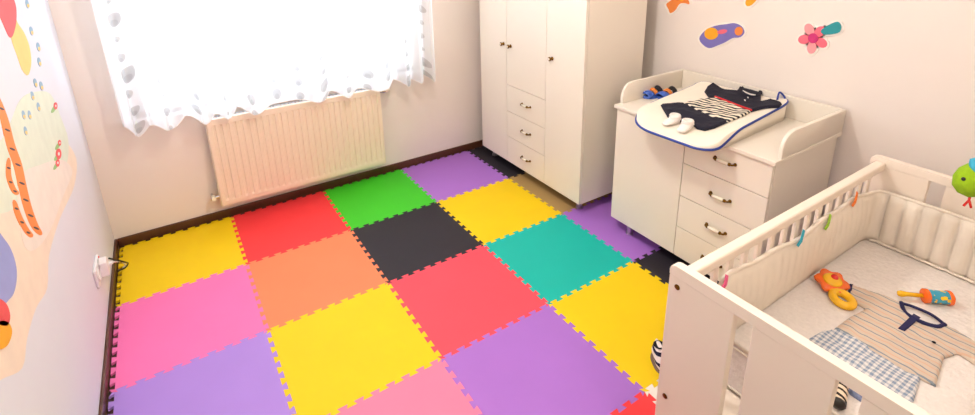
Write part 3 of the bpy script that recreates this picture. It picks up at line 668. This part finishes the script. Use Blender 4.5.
# ---------------------------------------------------------------- hanging plush of a cot mobile
T = thing('crib_mobile', 'plush caterpillar with green head hanging from a mobile arm over the crib', 'mobile', (2.83, -3.22, .86))
c = at(975, 180, X=2.5)
obj('mobile_arm', tube(bmesh.new(), spline([(2.83, -3.22, .62), (2.83, -3.22, 1.2), (2.8, -3.2, 1.52), (2.66, -3.14, 1.62), (c.x+.03, c.y-.06, 1.6)], 8), .011, 10), 'plastic_white', T, True)
obj('clamp', B(KX1+.001, KX1+.03, -3.25, -3.19, .6, .72, bev=.006), 'plastic_white', T)
obj('cord', tube(bmesh.new(), [(c.x+.03, c.y-.06, 1.6), c+Vector((.12, -.42, .9)).normalized()*.2], .002, 6), 'plastic_white', T)
hd = lathe(bmesh.new(), [(.001, -.06), (.026, -.052), (.045, -.028), (.052, 0), (.047, .026), (.03, .046), (.001, .055)], align(c, (.35, -.45, .8)), 24)
hd = obj('head', hd, 'plush_green', T, True, label='lime green plush head')
dirb = Vector((.12, -.42, .9)).normalized()
for i, m_ in enumerate(('plush_blue', 'plush_orange', 'plush_blue', 'plush_green', 'plush_orange')):
    q = c+dirb*(.045+.036*i)
    obj('body_ring', lathe(bmesh.new(), [(.001, -.02), (.04, -.018), (.05-.002*i, 0), (.04, .018), (.001, .02)], align(q, dirb), 20), m_, T, True)
vw = (CP-c).normalized(); sd = Vector((0, 0, 1)).cross(vw).normalized()
for s in (-.5, .65): obj('eye', lathe(bmesh.new(), [(.001, 0), (.0065, 0), (.005, .003), (.001, .004)], align(c+(vw*.9+sd*s-Vector((0, 0, .12))).normalized()*.05, vw), 10), 'plastic_black', hd, True)
tp = c+Vector((0, 0, -.05))+vw*.012
bm = bmesh.new(); tube(bm, [tp, tp+Vector((0, 0, -.022)), tp+sd*-.008+Vector((0, 0, -.045))], .0035, 6); tube(bm, [tp+Vector((0, 0, -.02)), tp+sd*.01+Vector((0, 0, -.045))], .0035, 6)
obj('tongue', bm, 'toy_red', hd, True)
# ---------------------------------------------------------------- wall decals (plain abstract cut-outs)
def decal(T, nm, px, m, x0=XR, th=.004, X=XR, sub=4, closed=True, mul=1):
    q = [at(x, y, X=X) for x, y in px]; q = spline([(0, p.y, p.z) for p in q], sub, True) if sub else [Vector((0, p.y, p.z)) for p in q]
    s = -1 if X > 1 else 1
    return obj(nm, prism(bmesh.new(), [(p.y, p.z) for p in q], lambda a, b: (x0, a, b), lambda a, b: (x0+s*th, a, b)), m, T)
def ell(cx, cy, rx, ry, ang=0, n=14):
    ca, sa = math.cos(ang), math.sin(ang)
    return [(cx+rx*math.cos(a)*ca-ry*math.sin(a)*sa, cy+rx*math.cos(a)*sa+ry*math.sin(a)*ca) for a in [q*2*PI/n for q in range(n)]]
def grow(px, k_):
    cx = sum(p[0] for p in px)/len(px); cy = sum(p[1] for p in px)/len(px)
    return [(x+(x-cx)/max(.1, math.hypot(x-cx, y-cy))*k_, y+(y-cy)/max(.1, math.hypot(x-cx, y-cy))*k_) for x, y in px]
def sticker(label, pieces, back, nm='wall_sticker'):
    q = at(*pieces[0][0][0], X=XR); T = thing(nm, label, 'wall sticker', (XR, q.y, q.z), 'cut-out wall stickers')
    for b in back: decal(T, 'backing', grow(b, 2), 'sk_white', XR, .005)
    for i, (p, m_) in enumerate(pieces): decal(T, 'shape', p, m_, XR-.005, .0015+.0006*i)
cl = [(703, 44), (700, 38), (705, 31), (712, 27), (719, 25), (727, 24), (735, 23), (742, 26), (745, 32), (741, 37), (733, 38), (726, 42), (719, 45), (710, 48)]
sticker('violet cloud-shaped wall sticker with an amber patch above the changing dresser', [(cl, 'sk_violet'), (ell(712, 33.5, 7, 6, -.1), 'sk_amber'), (ell(739.5, 31, 4, 4.5, .4), 'sk_orange'), (ell(723, 31.5, 5, 2.2, -.2), 'sk_rose')], [cl])
pet = [ell(814+9*math.cos(a), 38+9.5*math.sin(a), 6.2, 4.6, a) for a in [.5+q*2*PI/5 for q in range(5)]]; cn = [(822, 30), (829, 25), (838, 21.5), (842, 26), (840, 32), (832, 34), (824, 34)]
sticker('pink five-petal blossom wall sticker with a teal leaf on the plain wall', [(p_, 'sk_pink' if n_ % 2 else 'sk_rose') for n_, p_ in enumerate(pet)]+[(cn, 'sk_teal'), (ell(814, 38, 5, 5), 'sk_magenta')], pet+[cn])
st1 = [(667, 4), (672, 0), (676, -6), (684, -8), (688, -2), (690, 4), (685, 3), (680, 4), (676, 10), (671, 13), (669, 9)]
sticker('orange leaf-like wall sticker high beside the wardrobe', [(st1, 'sk_orange'), (ell(682, -2, 3, 3), 'sk_amber')], [st1])
st2 = [(746, 3), (748, -3), (754, -8), (760, -6), (757, 0), (752, 5), (748, 6)]
sticker('small amber wall sticker high above the violet cloud sticker', [(st2, 'sk_amber')], [st2])
# ---------------------------------------------------------------- painted mural on the wall at X = XL
T = thing('wall_mural', 'pastel painted mural of hills, bees, flowers and bright blots on the wall', 'mural', (XL, -.9, 1))
def mu(nm, px, m, lvl, sub=4): return decal(T, nm, px, m, XL, .0006+.0005*lvl, XL, sub)
mu('painted_ground', [(-30, 118), (0, 140), (20, 132), (40, 128), (62, 138), (76, 158), (74, 186), (60, 218), (49, 255), (47, 288), (36, 308), (27, 338), (22, 368), (0, 380), (-30, 400)], 'sk_peach', 0)
mu('painted_hill', [(-20, 185), (8, 128), (20, 100), (34, 92), (50, 94), (60, 116), (68, 140), (66, 165), (52, 182), (30, 196), (0, 214)], 'sk_green', 1)
mu('painted_path', [(18, 180), (40, 165), (62, 160), (72, 172), (62, 198), (50, 230), (34, 250), (22, 240)], 'sk_cream', 2)
mu('painted_blot', [(10, 16), (15, 18), (18, 24), (24, 33), (29, 46), (31, 62), (28, 75), (22, 70), (17, 56), (11, 38)], 'sk_gold', 1)
mu('painted_blot', [(-6, -10), (8, -10), (15, 4), (16, 20), (13, 34), (9, 37), (2, 22), (-4, 8)], 'sk_red', 2)
def ribbon(pts, wd):
    q = spline([Vector((x, y, 0)) for x, y in pts], 5); a, b = [], []
    for i, p in enumerate(q):
        t = (q[min(i+1, len(q)-1)]-q[max(i-1, 0)]).normalized(); n_ = Vector((-t.y, t.x, 0)); f = wd*math.sqrt(max(.05, 1-abs(2*i/(len(q)-1)-1)**4))
        a.append((p.x+n_.x*f, p.y+n_.y*f)); b.append((p.x-n_.x*f, p.y-n_.y*f))
    return q, a+b[::-1]
for pts, wd in (([(-4, 95), (4, 120), (10, 145), (17, 165), (22, 188), (27, 208), (34, 226), (41, 235)], 4.2), ([(8, 158), (8, 176), (13, 190), (18, 194)], 2.6), ([(13, 200), (18, 216), (26, 231), (32, 237)], 2.8)):
    q, out_ = ribbon(pts, wd); mu('painted_streamer', out_, 'sk_orange', 3, 0)
    for i in range(3, len(q)-3, 4): mu('painted_dash', ell(q[i].x, q[i].y, wd*.75, .9, .45, 8), 'sk_dark', 5, 0)
mu('painted_blot', [(-8, 232), (4, 240), (12, 254), (16, 272), (14, 290), (8, 300), (-6, 306)], 'sk_blue', 3)
mu('painted_blot', [(-4, 300), (5, 304), (9, 316), (6, 326), (-4, 322)], 'sk_red', 4); mu('painted_blot', [(-4, 324), (6, 322), (11, 332), (6, 346), (-4, 348)], 'sk_amber', 4)
for x, y in ((27, 4), (31, 31), (38, 47), (39, 62), (35, 83), (41, 86), (32, 96), (38, 107), (23, 115), (29, 115), (25, 131)):
    b = mu('painted_bee', ell(x, y, 1.5, 4.6, -.2, 10), 'sk_bee', 3); decal(b, 'bee_stripe', ell(x+.6, y+1.8, 1.1, 2, -.2, 8), 'sk_gold', XL, .0026, XL)
for x, y, r_ in ((55, 106, 2.4), (58, 154, 3.6), (57, 163, 2.6), (59, 143, 2)):
    mu('painted_leaf', ell(x-1.6, y+3, 1.6, 4.5, .5, 8), 'sk_leaf', 3); f_ = mu('painted_flower', ell(x, y, r_*.75, r_*1.5, 0, 10), 'sk_red', 4); decal(f_, 'flower_center', ell(x, y, r_*.25, r_*.5, 0, 8), 'sk_white', XL, .0032, XL)
# ---------------------------------------------------------------- wall socket, plug and cord
T = thing('wall_socket', 'white wall socket low on the mural wall', 'socket', (XL, -.67, .22))
sa, sb_ = -.76, -.60
obj('plate', B(XL, XL+.012, sa, sb_, .225, .315, bev=.004), 'plastic_white', T)
obj('socket_well', lathe(bmesh.new(), [(.001, 0), (.03, 0), (.03, .004), (.026, .005), (.026, .001), (.001, .001)], align((XL+.0125, -.715, .27), (1, 0, 0)), 20), 'plastic_white', T, 'auto')
obj('indicator', lathe(bmesh.new(), [(.001, 0), (.006, 0), (.005, .003), (.001, .003)], align((XL+.0125, -.615, .305), (1, 0, 0)), 10), 'red_led', T)
P_ = thing('plug_adapter', 'white plug with looped black and white cord in the wall socket', 'plug', (XL+.012, -.64, .25))
obj('plug_body', prism(bmesh.new(), [(-.67, .225), (-.615, .225), (-.605, .25), (-.615, .30), (-.645, .315), (-.67, .295)], lambda a, b: (XL+.0128, a, b), lambda a, b: (XL+.045, a, b), .005), 'plastic_white', P_)
obj('plug_neck', lathe(bmesh.new(), [(.001, 0), (.012, 0), (.008, .03), (.001, .03)], align((XL+.04, -.615, .25), (.6, 1, -.2)), 12), 'plastic_white', P_, True)
obj('cord', tube(bmesh.new(), spline([(XL+.045, -.585, .268), (.06, -.52, .19), (.065, -.44, .13), (.04, -.37, .07), (.0, -.31, .03), (-.005, -.27, .004)], 7), .004, 8), 'plastic_black', P_, True)
obj('cord', tube(bmesh.new(), spline([(XL+.05, -.585, .246), (.03, -.5, .19), (.04, -.42, .14), (.045, -.36, .07), (.022, -.29, .03), (.02, -.24, .005)], 7), .004, 8), 'plastic_white', P_, True)
